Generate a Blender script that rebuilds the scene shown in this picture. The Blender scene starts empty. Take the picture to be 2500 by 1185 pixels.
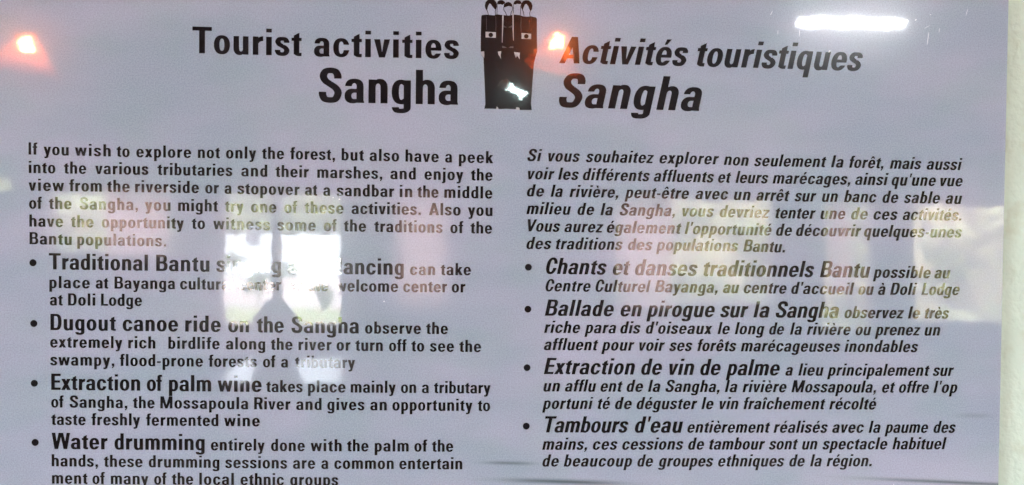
import bpy, bmesh, math, json, random
from mathutils import Vector, Matrix, Euler, noise
from mathutils.geometry import tessellate_polygon
R = math.radians
S = bpy.context.scene
COL = S.collection

# ------------------------------------------------------------------ camera, world, exposure
cam = bpy.data.cameras.new('camera')
cam.sensor_width = 36
cam.lens = 36 * 1900 / 2500
cam.clip_start = 0.01
cam.clip_end = 1000
camo = bpy.data.objects.new('camera', cam)
COL.objects.link(camo)
camo.matrix_world = Matrix.Translation((0, -0.62, 1.5)) @ Matrix.Rotation(R(-2.1), 4, 'Z') @ Matrix.Rotation(R(90 - 1.1), 4, 'X') @ Matrix.Rotation(R(0.7), 4, 'Z')
S.camera = camo
W = bpy.data.worlds.new('World')
S.world = W
W.use_nodes = True
W.node_tree.nodes['Background'].inputs[0].default_value = (0.90, 0.97, 1.06, 1)
W.node_tree.nodes['Background'].inputs[1].default_value = 46      # bright overcast sky outside a dim room
S.view_settings.view_transform = 'Standard'
S.view_settings.look = 'None'
S.view_settings.exposure = 0
S.view_settings.gamma = 1
S.cycles.use_denoising = True
S.cycles.max_bounces = 7
S.cycles.diffuse_bounces = 4
S.cycles.glossy_bounces = 4
S.cycles.transparent_max_bounces = 8
S.cycles.caustics_reflective = False
S.cycles.sample_clamp_indirect = 8

# ------------------------------------------------------------------ helpers
def new_mat(name, color, rough=0.7, spec=0.5, **kw):
    m = bpy.data.materials.new(name)
    m.use_nodes = True
    b = m.node_tree.nodes['Principled BSDF']
    b.inputs['Base Color'].default_value = (*color, 1)
    b.inputs['Roughness'].default_value = rough
    b.inputs['Specular IOR Level'].default_value = spec
    for k, v in kw.items():
        b.inputs[k.replace('_', ' ')].default_value = v
    return m

def N(m, t, **kw):
    n = m.node_tree.nodes.new(t)
    for k, v in kw.items():
        setattr(n, k, v)
    return n

def lk(m, a, b):
    m.node_tree.links.new(a, b)

def obj(name, mesh, mat=None, parent=None, loc=None):
    o = bpy.data.objects.new(name, mesh)
    COL.objects.link(o)
    if mat:
        mesh.materials.append(mat)
    if parent:
        o.parent = parent
    if loc:
        o.location = loc
    return o

def tag(o, label=None, cat=None, group=None, kind=None):
    if label: o['label'] = label
    if cat: o['category'] = cat
    if group: o['group'] = group
    if kind: o['kind'] = kind
    return o

def empty(name, loc):
    o = bpy.data.objects.new(name, None)
    COL.objects.link(o)
    o.location = loc
    return o

def mesh(name, V, F, smooth=False):
    m = bpy.data.meshes.new(name)
    m.from_pydata([tuple(v) for v in V], [], F)
    if smooth:
        for p in m.polygons: p.use_smooth = True
    m.update()
    return m

def bm_mesh(name, bm, smooth=False, bevel=0):
    if bevel:
        bmesh.ops.bevel(bm, geom=bm.edges[:], offset=bevel, segments=2, affect='EDGES', profile=0.6)
    m = bpy.data.meshes.new(name)
    bm.to_mesh(m)
    bm.free()
    if smooth:
        for p in m.polygons: p.use_smooth = True
    return m

def box(bm, x0, x1, y0, y1, z0, z1):
    bmesh.ops.create_cube(bm, size=1, matrix=Matrix.Translation(((x0 + x1) / 2, (y0 + y1) / 2, (z0 + z1) / 2)) @ Matrix.Diagonal((x1 - x0, y1 - y0, z1 - z0, 1)))

def boxes(name, L, mat, parent=None, bevel=0):
    bm = bmesh.new()
    for b in L: box(bm, *b)
    return obj(name, bm_mesh(name, bm, bevel=bevel), mat, parent)

def tube_path(P, r, seg=8):
    V = []; F = []
    P = [Vector(p) for p in P]
    for i, p in enumerate(P):
        d = (P[min(i + 1, len(P) - 1)] - P[max(i - 1, 0)]).normalized()
        a = d.orthogonal().normalized(); b = d.cross(a)
        rr = r[i] if isinstance(r, (list, tuple)) else r
        for k in range(seg):
            t = 2 * math.pi * k / seg
            V.append(p + (a * math.cos(t) + b * math.sin(t)) * rr)
    for i in range(len(P) - 1):
        for k in range(seg):
            k2 = (k + 1) % seg
            F.append((i * seg + k, i * seg + k2, (i + 1) * seg + k2, (i + 1) * seg + k))
    F.append(tuple(range(seg))[::-1])
    F.append(tuple((len(P) - 1) * seg + k for k in range(seg)))
    return V, F

# ------------------------------------------------------------------ laminate: the glossy film over the whole print
def laminate(name, color):
    """printed colour under a slightly rippled clear film; the ripple is a function of the place on the board"""
    m = new_mat(name, color, rough=0.15, spec=0.15)
    b = m.node_tree.nodes['Principled BSDF']
    geo = N(m, 'ShaderNodeNewGeometry')
    acc = None
    for scale, amp, det in ((5.0, 0.0060, 1.0), (70.0, 0.0050, 1.0), (230.0, 0.0056, 1.0), (600.0, 0.0025, 1.0)):
        nz = N(m, 'ShaderNodeTexNoise'); nz.inputs['Scale'].default_value = scale; nz.inputs['Detail'].default_value = det
        lk(m, geo.outputs['Position'], nz.inputs['Vector'])
        s = N(m, 'ShaderNodeVectorMath', operation='SUBTRACT'); s.inputs[1].default_value = (0.5, 0.5, 0.5)
        lk(m, nz.outputs['Color'], s.inputs[0])
        k = N(m, 'ShaderNodeVectorMath', operation='MULTIPLY'); k.inputs[1].default_value = (amp, 0, amp)
        lk(m, s.outputs[0], k.inputs[0])
        if acc is None: acc = k
        else:
            a = N(m, 'ShaderNodeVectorMath', operation='ADD')
            lk(m, acc.outputs[0], a.inputs[0]); lk(m, k.outputs[0], a.inputs[1]); acc = a
    a = N(m, 'ShaderNodeVectorMath', operation='ADD'); lk(m, acc.outputs[0], a.inputs[0]); lk(m, geo.outputs['Normal'], a.inputs[1])
    n = N(m, 'ShaderNodeVectorMath', operation='NORMALIZE'); lk(m, a.outputs[0], n.inputs[0])
    lk(m, n.outputs[0], b.inputs['Coat Normal'])
    b.inputs['Coat Weight'].default_value = 1
    b.inputs['Coat IOR'].default_value = 1.56
    b.inputs['Coat Roughness'].default_value = 0.027
    return m, b, geo

M_print, pb, geo = laminate('printed_board', (0.5, 0.5, 0.6))
# the print: lavender ground of a faded water picture, faint horizontal clouds, fine print grain, dark ripples at its foot
def mapped(scale3, nscale, det, rough=0.5):
    mp = N(M_print, 'ShaderNodeMapping'); mp.inputs['Scale'].default_value = scale3
    lk(M_print, geo.outputs['Position'], mp.inputs['Vector'])
    nz = N(M_print, 'ShaderNodeTexNoise'); nz.inputs['Scale'].default_value = nscale; nz.inputs['Detail'].default_value = det; nz.inputs['Roughness'].default_value = rough
    lk(M_print, mp.outputs[0], nz.inputs['Vector'])
    return nz
def mixc(fac, a, b_, mode='MIX'):
    x = N(M_print, 'ShaderNodeMix', data_type='RGBA', blend_type=mode)
    if isinstance(fac, float): x.inputs[0].default_value = fac
    else: lk(M_print, fac, x.inputs[0])
    for v, i in ((a, 6), (b_, 7)):
        if isinstance(v, tuple): x.inputs[i].default_value = (*v, 1)
        else: lk(M_print, v, x.inputs[i])
    return x.outputs[2]
def ramp(sock, a, b_):
    mr = N(M_print, 'ShaderNodeMapRange', interpolation_type='SMOOTHSTEP'); mr.inputs[1].default_value = a; mr.inputs[2].default_value = b_
    lk(M_print, sock, mr.inputs[0]); return mr.outputs[0]
cl = mapped((1, 1, 2.6), 5.5, 3.0)
c1 = mixc(ramp(cl.outputs[0], 0.35, 0.68), (0.395, 0.475, 0.595), (0.485, 0.52, 0.66))
cl2 = mapped((1, 1, 1.6), 14.0, 2.0)
c2 = mixc(ramp(cl2.outputs[0], 0.4, 0.7), c1, mixc(1.0, c1, (0.93, 1.0, 0.95), 'MULTIPLY'))
gr = mapped((1, 1, 1), 900.0, 2.0, 0.7)
c3 = mixc(ramp(gr.outputs[0], 0.3, 0.7), mixc(1.0, c2, (0.88, 0.875, 0.90), 'MULTIPLY'), mixc(1.0, c2, (1.12, 1.12, 1.10), 'MULTIPLY'))
sep = N(M_print, 'ShaderNodeSeparateXYZ'); lk(M_print, geo.outputs['Position'], sep.inputs[0])
def mth(op, a, b_=None, c=None):
    x = N(M_print, 'ShaderNodeMath', operation=op)
    for i, v in enumerate((a, b_, c)):
        if v is None: continue
        if isinstance(v, (int, float)): x.inputs[i].default_value = v
        else: lk(M_print, v, x.inputs[i])
    return x.outputs[0]
tot = None
# (x, z, half length, half height, slope, strength) in metres on the board
for x, z, a, h, sl, st in ((0.0225, 1.3112, 0.021, 0.0016, -0.02, 0.62), (0.066, 1.2962, 0.050, 0.0022, -0.03, 0.85), (0.090, 1.2945, 0.03, 0.0016, -0.03, 0.4),
                           (0.392, 1.2955, 0.080, 0.0017, -0.045, 0.75), (0.403, 1.3507, 0.016, 0.0024, 0.0, 0.22), (0.22, 1.2895, 0.09, 0.002, -0.01, 0.6)):
    dx = mth('SUBTRACT', sep.outputs['X'], x)
    dz = mth('SUBTRACT', mth('SUBTRACT', sep.outputs['Z'], z), mth('MULTIPLY', dx, sl))
    q = mth('ADD', mth('POWER', mth('ABSOLUTE', mth('DIVIDE', dx, a)), 2.6), mth('POWER', mth('ABSOLUTE', mth('DIVIDE', dz, h)), 2.0))
    g = mth('MULTIPLY', mth('EXPONENT', mth('MULTIPLY', q, -1.3)), st)
    tot = g if tot is None else mth('MAXIMUM', tot, g)
c4 = mixc(tot, c3, (0.075, 0.115, 0.125))
lk(M_print, c4, pb.inputs['Base Color'])
M_ink, _, _ = laminate('printed_black', (0.005, 0.005, 0.008))
M_white, _, _ = laminate('printed_pale_grey', (0.50, 0.50, 0.53))
M_dim, _, _ = laminate('printed_dim_grey', (0.10, 0.09, 0.09))
M_edge = new_mat('board_edge', (0.20, 0.17, 0.19), 0.5)
M_scratch_sparkle = new_mat('scratch_and_sparkle', (0.85, 0.88, 0.92), 0.6)

# ------------------------------------------------------------------ the board
board = empty('information_board', (0, 0, 1.5))
tag(board, 'glossy lavender grey information board with black English and French text on pale wall', 'sign')
bm = bmesh.new()
xr = lambda z: 0.4233 + (1.6896 - z) * 0.0033
pts = [(-0.62, 1.02), (xr(1.02), 1.02), (xr(2.0), 2.0), (-0.62, 2.0)]
f = [bm.verts.new((x, 0.0, z - 1.5)) for x, z in pts]
k = [bm.verts.new((x, 0.0035, z - 1.5)) for x, z in pts]
bm.faces.new(f)
fe = [bm.faces.new((k[i], k[(i + 1) % 4], f[(i + 1) % 4], f[i])) for i in range(4)]
bm.faces.new(k[::-1])
bm.normal_update()
me = bm_mesh('panel', bm)
me.materials.append(M_print); me.materials.append(M_edge)
for p in me.polygons:
    if abs(p.normal.y) < 0.5: p.material_index = 1
panel = obj('panel', me, None, board)
DY = -0.00012

GL = json.loads('''{"o":[412,32,32,[[[160,-8,116,5,80,27,52,56,27,96,11,140,2,192,0,264,7,320,19,364,38,404,62,436,92,462,124,478,164,489,212,492,256,488,296,475,333,452,363,420,387,380,402,336,410,284,412,216,405,160,393,116,376,79,352,46,322,20,288,2,252,-8,208,-12],[187,84,200,80,216,81,228,86,240,97,249,112,258,136,267,192,267,280,259,340,251,364,240,383,228,394,212,400,200,400,188,397,176,388,168,377,153,340,145,288,145,208,151,152,157,128,165,108,176,92]]]],"n":[389,50,50,[[[4,0,0,4,0,480,4,484,144,484,148,478,168,488,188,495,212,499,236,500,280,494,300,486,319,476,344,454,363,428,378,396,386,360,389,324,388,0,248,0,244,4,242,344,236,369,224,389,208,400,192,402,176,398,160,384,150,364,145,340,144,0]]]],"h":[389,50,50,[[[4,0,0,4,0,696,4,700,144,700,145,480,148,478,184,494,216,499,256,499,288,491,316,478,342,456,361,432,376,400,385,368,389,332,389,4,388,0,384,0,248,0,244,4,242,344,236,369,224,389,208,400,192,402,176,398,160,384,150,364,145,340,144,0]]]],"m":[615,50,50,[[[4,0,0,4,0,480,4,484,148,484,168,492,192,498,244,499,272,494,296,486,320,471,340,453,372,477,400,491,436,499,476,499,508,494,536,483,560,467,583,444,596,424,606,400,613,376,616,348,615,4,612,0,472,0,470,4,469,348,464,372,453,392,440,403,424,406,408,402,396,391,388,376,381,352,380,4,376,0,236,0,234,348,229,372,220,390,208,401,192,406,176,403,162,392,151,372,146,348,144,0]]]],"u":[389,50,50,[[[120,-17,100,-11,80,-2,48,23,23,56,7,100,0,152,0,476,4,480,144,480,146,140,153,112,164,93,180,81,196,78,212,82,228,95,239,116,244,140,244,476,248,480,388,480,388,-4,248,-4,240,2,212,-12,184,-18,152,-20]]]],"r":[268,50,18,[[[4,0,0,4,0,480,4,484,144,484,145,460,148,457,172,472,200,483,232,492,264,495,268,492,268,368,220,360,184,345,164,328,145,296,144,0]]]],"i":[145,50,50,[[[4,0,0,4,0,480,4,484,144,484,144,0]],[[4,600,0,604,0,696,4,700,144,700,144,600]]]],"l":[145,50,50,[[[4,0,0,4,0,696,4,700,144,700,145,4,144,0]]]],"j":[145,50,50,[[[-48,-190,-50,-188,-50,-96,-48,-94,-8,-95,-2,-92,-2,-88,0,480,4,484,144,484,145,-88,141,-112,134,-128,116,-148,96,-163,72,-176,48,-184,20,-190]],[[4,600,0,604,0,696,4,700,144,700,144,600]]]],"a":[398,28,38,[[[120,-9,88,0,57,16,34,36,17,60,6,88,1,120,1,160,8,196,20,221,38,244,60,262,84,275,112,283,140,287,240,287,242,292,242,316,246,324,243,356,235,376,224,390,208,399,192,400,176,395,163,384,153,368,146,340,144,338,16,338,13,340,14,356,22,392,36,422,58,448,84,467,116,481,156,490,208,492,252,489,288,480,322,464,348,442,368,415,381,380,387,332,387,60,400,4,396,0,244,0,212,-8,180,-12],[179,80,196,78,240,80,242,84,242,204,240,206,192,206,176,203,157,192,146,176,139,148,143,116,156,93,168,84]]]],"d":[390,32,50,[[[148,-8,124,-2,104,7,68,33,40,68,17,116,4,172,0,240,4,308,17,364,33,400,52,429,76,454,102,472,132,484,164,491,204,492,245,488,245,696,248,700,388,700,390,696,390,4,388,0,264,0,236,-8,208,-12,176,-12],[181,84,192,80,208,82,220,90,230,104,244,106,245,108,245,372,244,374,230,376,216,394,200,400,188,399,180,395,172,388,164,375,152,336,146,288,145,208,151,148,164,105,172,92]]]],"q":[390,32,50,[[[248,-215,245,-212,245,-8,192,-12,148,-8,112,3,80,23,52,51,29,88,12,132,3,180,0,244,4,304,14,352,31,396,54,432,84,460,120,480,160,490,212,491,240,487,264,480,388,480,390,476,390,-212,384,-215],[181,84,192,80,208,82,220,90,230,104,244,106,245,108,245,372,244,374,230,376,216,394,200,400,188,399,180,395,172,388,164,375,152,336,146,288,145,208,151,148,164,105,172,92]]]],"g":[390,32,50,[[[128,-192,80,-182,58,-172,40,-158,23,-136,11,-108,6,-88,8,-72,148,-72,155,-96,160,-102,228,-99,241,-92,246,-84,245,-8,208,-12,172,-11,144,-7,120,0,96,12,74,28,54,48,38,72,23,100,12,132,5,168,1,204,0,256,3,296,9,336,20,372,40,412,65,444,96,468,132,484,164,491,200,492,236,488,264,480,388,480,390,476,390,-60,389,-96,384,-112,371,-132,350,-152,320,-170,292,-182,260,-189,224,-193],[181,84,192,80,208,82,220,90,230,104,244,106,245,108,245,372,244,374,230,376,216,394,200,400,188,399,180,395,172,388,164,375,152,336,146,288,145,208,151,148,164,105,172,92]]]],"b":[390,50,32,[[[156,-9,128,0,4,0,0,4,0,696,4,700,144,700,146,488,192,492,236,489,268,481,300,464,328,441,352,409,370,372,382,332,387,296,390,260,389,212,386,176,373,116,361,88,347,64,332,44,312,24,292,11,268,-1,244,-8,216,-12,184,-12],[177,84,188,80,204,82,216,90,223,100,236,136,244,192,244,280,236,344,229,368,220,385,208,396,196,400,180,397,168,388,160,376,148,375,145,372,145,108,148,105,160,104,168,92]]]],"p":[390,50,32,[[[4,-215,0,-212,0,476,4,480,128,480,156,489,192,492,232,490,268,481,304,462,336,432,360,394,378,348,388,288,390,216,384,160,370,108,355,76,336,48,312,24,284,6,256,-5,224,-11,184,-12,146,-8,144,-214],[177,84,188,80,204,82,216,90,223,100,236,136,244,192,244,280,236,344,229,368,220,385,208,396,196,400,180,397,168,388,160,376,148,375,145,372,145,108,148,105,160,104,168,92]]]],"e":[412,32,28,[[[160,-8,116,5,80,27,52,56,27,96,11,140,2,192,0,264,7,320,19,364,38,404,62,436,92,462,124,478,164,489,212,492,256,488,294,476,328,456,356,429,379,396,396,356,407,312,412,264,411,208,408,205,148,205,145,200,148,168,160,119,168,103,180,89,192,82,208,80,220,82,232,89,244,103,252,119,272,120,272,128,276,132,396,132,397,128,383,92,363,60,340,34,310,12,280,-1,244,-10,200,-12],[145,288,152,285,260,285,267,288,262,324,255,352,244,377,232,391,216,399,200,400,184,394,173,384,164,370,156,348,149,320]]]],"c":[405,32,24,[[[160,-8,116,5,80,27,52,56,27,96,11,140,2,192,0,264,7,320,19,364,38,404,62,436,92,462,124,478,164,489,212,492,256,488,284,480,310,468,332,453,354,432,372,408,385,384,397,352,405,320,400,318,264,319,251,364,242,380,232,391,220,398,208,400,192,398,180,391,167,376,156,350,149,316,145,280,144,224,147,180,152,144,163,112,176,92,188,83,208,80,228,86,240,97,251,116,260,144,265,176,268,178,404,178,408,176,405,160,393,116,376,79,352,46,322,20,288,2,252,-8,208,-12]]]],"s":[376,24,24,[[[172,-12,132,-9,94,0,64,13,44,28,21,56,2,96,-3,120,0,148,4,150,136,150,140,148,138,120,149,96,156,90,176,88,204,89,216,92,232,120,236,132,234,144,222,164,204,182,88,242,66,256,49,272,27,300,13,328,7,352,7,376,17,408,33,436,52,457,80,476,108,485,140,491,204,492,248,489,276,483,304,472,322,460,338,444,355,420,369,388,373,368,370,340,364,338,232,338,230,340,232,368,221,388,216,392,160,391,148,372,147,356,155,340,169,324,215,300,216,283,252,281,296,257,327,232,353,200,368,172,375,148,375,120,365,88,348,56,332,36,308,16,280,2,252,-6,216,-11]]]],"t":[262,18,18,[[[168,-4,145,0,122,8,100,20,80,38,60,40,58,44,58,392,52,395,-1,396,-2,476,0,480,56,480,58,484,58,536,60,539,148,589,200,614,203,608,204,480,260,480,262,476,261,396,208,395,203,392,204,92,205,88,208,86,260,88,262,84,262,0,260,-4,200,-6]]]],"f":[265,18,8,[[[60,0,58,4,58,392,52,395,0,396,0,476,4,480,56,480,58,484,58,596,60,620,69,644,89,668,120,687,160,699,200,702,268,700,268,612,264,608,208,610,205,604,204,480,256,480,258,476,258,400,256,395,208,395,203,392,203,4,200,0]]]],"v":[410,10,10,[[[128,0,1,476,4,480,8,480,152,480,156,476,204,160,208,147,260,480,408,480,409,476,283,4,280,0]]]],"w":[622,8,8,[[[112,0,109,4,1,476,4,480,136,480,139,476,184,264,188,255,249,476,252,480,360,480,363,476,436,243,440,245,485,476,488,480,620,480,621,476,520,0,392,0,389,4,312,267,308,268,240,0]]]],"x":[408,8,8,[[[0,0,-2,4,123,240,123,244,2,476,4,480,156,480,160,476,204,393,248,476,252,480,396,480,400,476,282,244,408,4,404,0,252,0,248,4,204,88,200,87,156,2,152,0]]]],"y":[408,8,8,[[[48,-186,45,-180,45,-96,52,-94,104,-97,134,-92,142,-68,135,-60,136,-56,153,16,152,20,140,20,1,476,4,480,148,480,151,476,212,269,261,476,264,480,404,480,407,476,286,4,271,-24,274,-36,273,-48,260,-100,251,-124,238,-144,225,-156,204,-169,184,-177,124,-188]]]],"z":[355,22,22,[[[4,0,0,4,0,88,8,93,185,384,184,388,12,388,8,392,8,476,12,480,348,480,350,476,350,392,348,388,344,388,340,384,160,96,160,92,352,92,355,88,355,4,352,0]]]],"k":[405,50,4,[[[4,0,0,4,0,696,4,700,144,700,145,356,148,348,224,478,228,480,388,480,392,476,255,292,406,4,404,0,240,0,148,175,145,168,144,0]]]],"é":[412,32,28,[[[160,-8,116,5,80,27,52,56,27,96,11,140,2,192,0,264,7,320,19,364,38,404,62,436,92,462,124,478,164,489,212,492,256,488,294,476,328,456,356,429,379,396,396,356,407,312,412,264,411,208,408,205,148,205,145,200,148,168,160,119,168,103,180,89,192,82,208,80,220,82,232,89,244,103,252,119,272,120,272,128,276,132,396,132,397,128,383,92,363,60,340,34,310,12,280,-1,244,-10,200,-12],[145,288,152,285,260,285,267,288,262,324,255,352,244,377,232,391,216,399,200,400,184,394,173,384,164,370,156,348,149,320]],[[164,545,162,548,198,688,200,690,324,689,232,547]]]],"è":[412,32,28,[[[160,-8,116,5,80,27,52,56,27,96,11,140,2,192,0,264,7,320,19,364,38,404,62,436,92,462,124,478,164,489,212,492,256,488,294,476,328,456,356,429,379,396,396,356,407,312,412,264,411,208,408,205,148,205,145,200,148,168,160,119,168,103,180,89,192,82,208,80,220,82,232,89,244,103,252,119,272,120,272,128,276,132,396,132,397,128,383,92,363,60,340,34,310,12,280,-1,244,-10,200,-12],[145,288,152,285,260,285,267,288,262,324,255,352,244,377,232,391,216,399,200,400,184,394,173,384,164,370,156,348,149,320]],[[180,547,88,689,212,690,214,688,250,548,244,545]]]],"ê":[412,32,28,[[[160,-8,116,5,80,27,52,56,27,96,11,140,2,192,0,264,7,320,19,364,38,404,62,436,92,462,124,478,164,489,212,492,256,488,294,476,328,456,356,429,379,396,396,356,407,312,412,264,411,208,408,205,148,205,145,200,148,168,160,119,168,103,180,89,192,82,208,80,220,82,232,89,244,103,252,119,272,120,272,128,276,132,396,132,397,128,383,92,363,60,340,34,310,12,280,-1,244,-10,200,-12],[145,288,152,285,260,285,267,288,262,324,255,352,244,377,232,391,216,399,200,400,184,394,173,384,164,370,156,348,149,320]],[[84,546,83,548,155,688,160,690,256,689,329,548,324,545,256,546,208,615,204,615,156,546]]]],"à":[398,28,38,[[[120,-9,88,0,57,16,34,36,17,60,6,88,1,120,1,160,8,196,20,221,38,244,60,262,84,275,112,283,140,287,240,287,242,292,242,316,246,324,243,356,235,376,224,390,208,399,192,400,176,395,163,384,153,368,146,340,144,338,16,338,13,340,14,356,22,392,36,422,58,448,84,467,116,481,156,490,208,492,252,489,288,480,322,464,348,442,368,415,381,380,387,332,387,60,400,4,396,0,244,0,212,-8,180,-12],[179,80,196,78,240,80,242,84,242,204,240,206,192,206,176,203,157,192,146,176,139,148,143,116,156,93,168,84]],[[176,545,84,684,81,688,84,690,204,690,209,688,244,548,240,545]]]],"î":[145,50,50,[[[4,0,0,4,0,480,4,484,144,484,144,0]],[[-48,545,-51,548,20,686,24,690,120,690,123,688,195,548,192,545,124,545,72,618,20,545]]]],"'":[115,40,40,[[[24,470,21,476,0,696,4,700,112,700,115,696,92,472,88,470]]]],".":[140,50,50,[[[4,0,0,4,0,136,4,140,136,140,140,136,140,4,136,0]]]],",":[140,50,50,[[[8,-120,7,-116,60,0,4,0,0,4,0,136,4,140,136,140,140,136,140,4,133,-4,76,-118,72,-120]]]],"-":[200,35,35,[[[4,195,0,196,0,200,0,288,4,290,196,290,200,288,200,196]]]],"I":[145,55,55,[[[4,0,0,4,0,696,4,700,144,700,145,4,144,0]]]],"T":[500,14,14,[[[180,0,176,4,176,592,172,595,0,596,0,696,4,700,496,700,500,696,500,596,332,595,326,592,326,4,324,0]]]],"L":[390,55,14,[[[4,0,0,4,0,696,4,700,148,700,152,696,152,108,156,105,388,105,390,100,390,4,388,0]]]],"E":[400,55,25,[[[4,0,0,4,0,696,4,700,396,700,400,696,400,596,156,595,152,592,152,412,156,410,372,410,375,404,375,316,372,310,156,310,152,308,152,108,156,105,400,104,400,4,396,0]]]],"D":[465,55,32,[[[4,0,0,4,0,696,4,700,256,700,300,694,340,680,361,668,381,652,400,632,416,608,431,580,442,552,457,484,465,388,462,256,450,176,439,140,425,108,403,72,376,43,344,22,308,8,280,2,248,0],[152,100,240,100,264,111,280,128,291,148,301,176,308,208,315,268,317,348,315,428,308,492,297,536,283,568,264,589,240,600,152,600]]]],"B":[470,55,28,[[[4,0,0,4,0,696,4,700,280,700,328,693,368,678,394,660,416,635,432,604,440,568,443,500,440,472,434,448,427,428,415,408,382,372,412,354,436,330,455,300,466,268,472,224,472,160,465,120,451,84,431,56,404,33,372,16,336,5,280,0],[152,100,156,98,268,99,290,108,308,126,319,148,325,172,327,200,326,236,321,260,314,280,303,296,288,310,272,316,256,318,156,318,152,316],[152,412,256,412,276,420,291,436,300,456,305,476,306,528,302,552,296,570,288,584,276,596,264,602,248,605,152,604]]]],"R":[478,55,18,[[[4,0,0,4,0,696,4,700,284,699,336,692,380,675,411,652,434,624,451,588,460,548,463,512,462,464,459,432,452,404,442,380,427,356,409,336,384,316,474,4,472,0,312,0,309,4,227,288,224,290,156,290,152,288,152,4,148,0],[152,392,260,393,284,404,300,422,309,440,315,464,317,492,316,524,312,544,304,565,294,580,280,593,264,600,248,602,156,602,152,600]]]],"C":[455,34,24,[[[200,-12,176,-8,152,0,128,12,108,26,88,45,69,68,40,119,18,180,5,248,0,324,2,420,11,488,28,551,51,604,82,648,116,680,156,702,200,712,256,713,296,706,332,690,364,667,392,636,416,598,436,551,450,500,460,440,456,438,312,439,305,492,297,532,286,564,272,590,256,604,236,610,212,606,196,594,179,568,165,524,155,468,151,404,150,312,155,240,164,180,179,132,192,110,208,96,228,90,252,94,264,102,273,112,291,148,303,196,312,261,456,262,460,260,449,196,431,136,408,88,376,45,340,15,300,-4,256,-13]]]],"S":[468,26,26,[[[184,-8,144,-2,104,9,75,24,48,48,25,84,6,136,0,168,2,212,8,215,152,214,154,212,153,168,161,140,172,116,176,112,184,110,224,106,272,107,284,112,298,136,311,168,316,196,314,212,300,240,272,272,112,373,88,392,72,408,45,444,27,480,17,520,17,552,27,592,48,632,68,657,97,680,132,695,180,706,236,710,292,706,336,696,368,684,397,664,419,640,440,604,458,556,462,524,460,486,312,485,309,488,309,532,294,572,281,588,256,593,212,593,196,590,188,586,177,568,170,548,168,532,172,516,184,492,199,472,219,456,259,432,260,420,280,419,368,363,408,327,436,292,457,252,467,212,466,176,454,128,433,80,411,48,380,21,344,3,304,-6,248,-10]]]],"A":[545,6,6,[[[4,0,1,4,188,700,348,700,351,696,544,4,540,0,388,0,351,128,348,130,192,130,187,128,152,0],[216,232,220,230,316,230,322,232,268,420]]]],"V":[540,6,6,[[[196,0,1,696,4,700,8,700,156,700,159,696,272,284,388,700,536,700,539,696,351,4,348,0]]]],"W":[770,6,6,[[[120,0,1,696,4,700,148,700,151,696,208,347,212,336,289,696,292,700,480,700,564,332,624,696,628,700,768,700,769,696,651,4,648,0,500,0,388,506,384,499,271,4,268,0]]]],"M":[660,55,55,[[[4,0,0,4,0,696,4,700,188,700,191,696,328,217,332,217,469,696,472,700,656,700,660,696,660,4,656,0,524,0,520,4,520,336,520,328,516,327,392,4,388,0,272,0,268,4,144,327,140,328,140,336,140,4,136,0]]]]}''')
TES = {}
for ch, (w, l, r, isl) in GL.items():
    V = []; F = []
    for I_ in isl:
        loops = [[Vector((q[i], q[i + 1], 0)) for i in range(0, len(q), 2)] for q in I_]
        b = len(V)
        V += [(p.x, p.y) for q in loops for p in q]
        F += [tuple(b + i for i in t) for t in tessellate_polygon(loops)]
    # all faces look at -Y
    F2 = []
    for t in F:
        (ax, ay), (bx, by), (cx, cy) = V[t[0]], V[t[1]], V[t[2]]
        F2.append(t if (bx - ax) * (cy - ay) - (cx - ax) * (by - ay) > 0 else t[::-1])
    TES[ch] = (w, l, r, V, F2)

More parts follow.
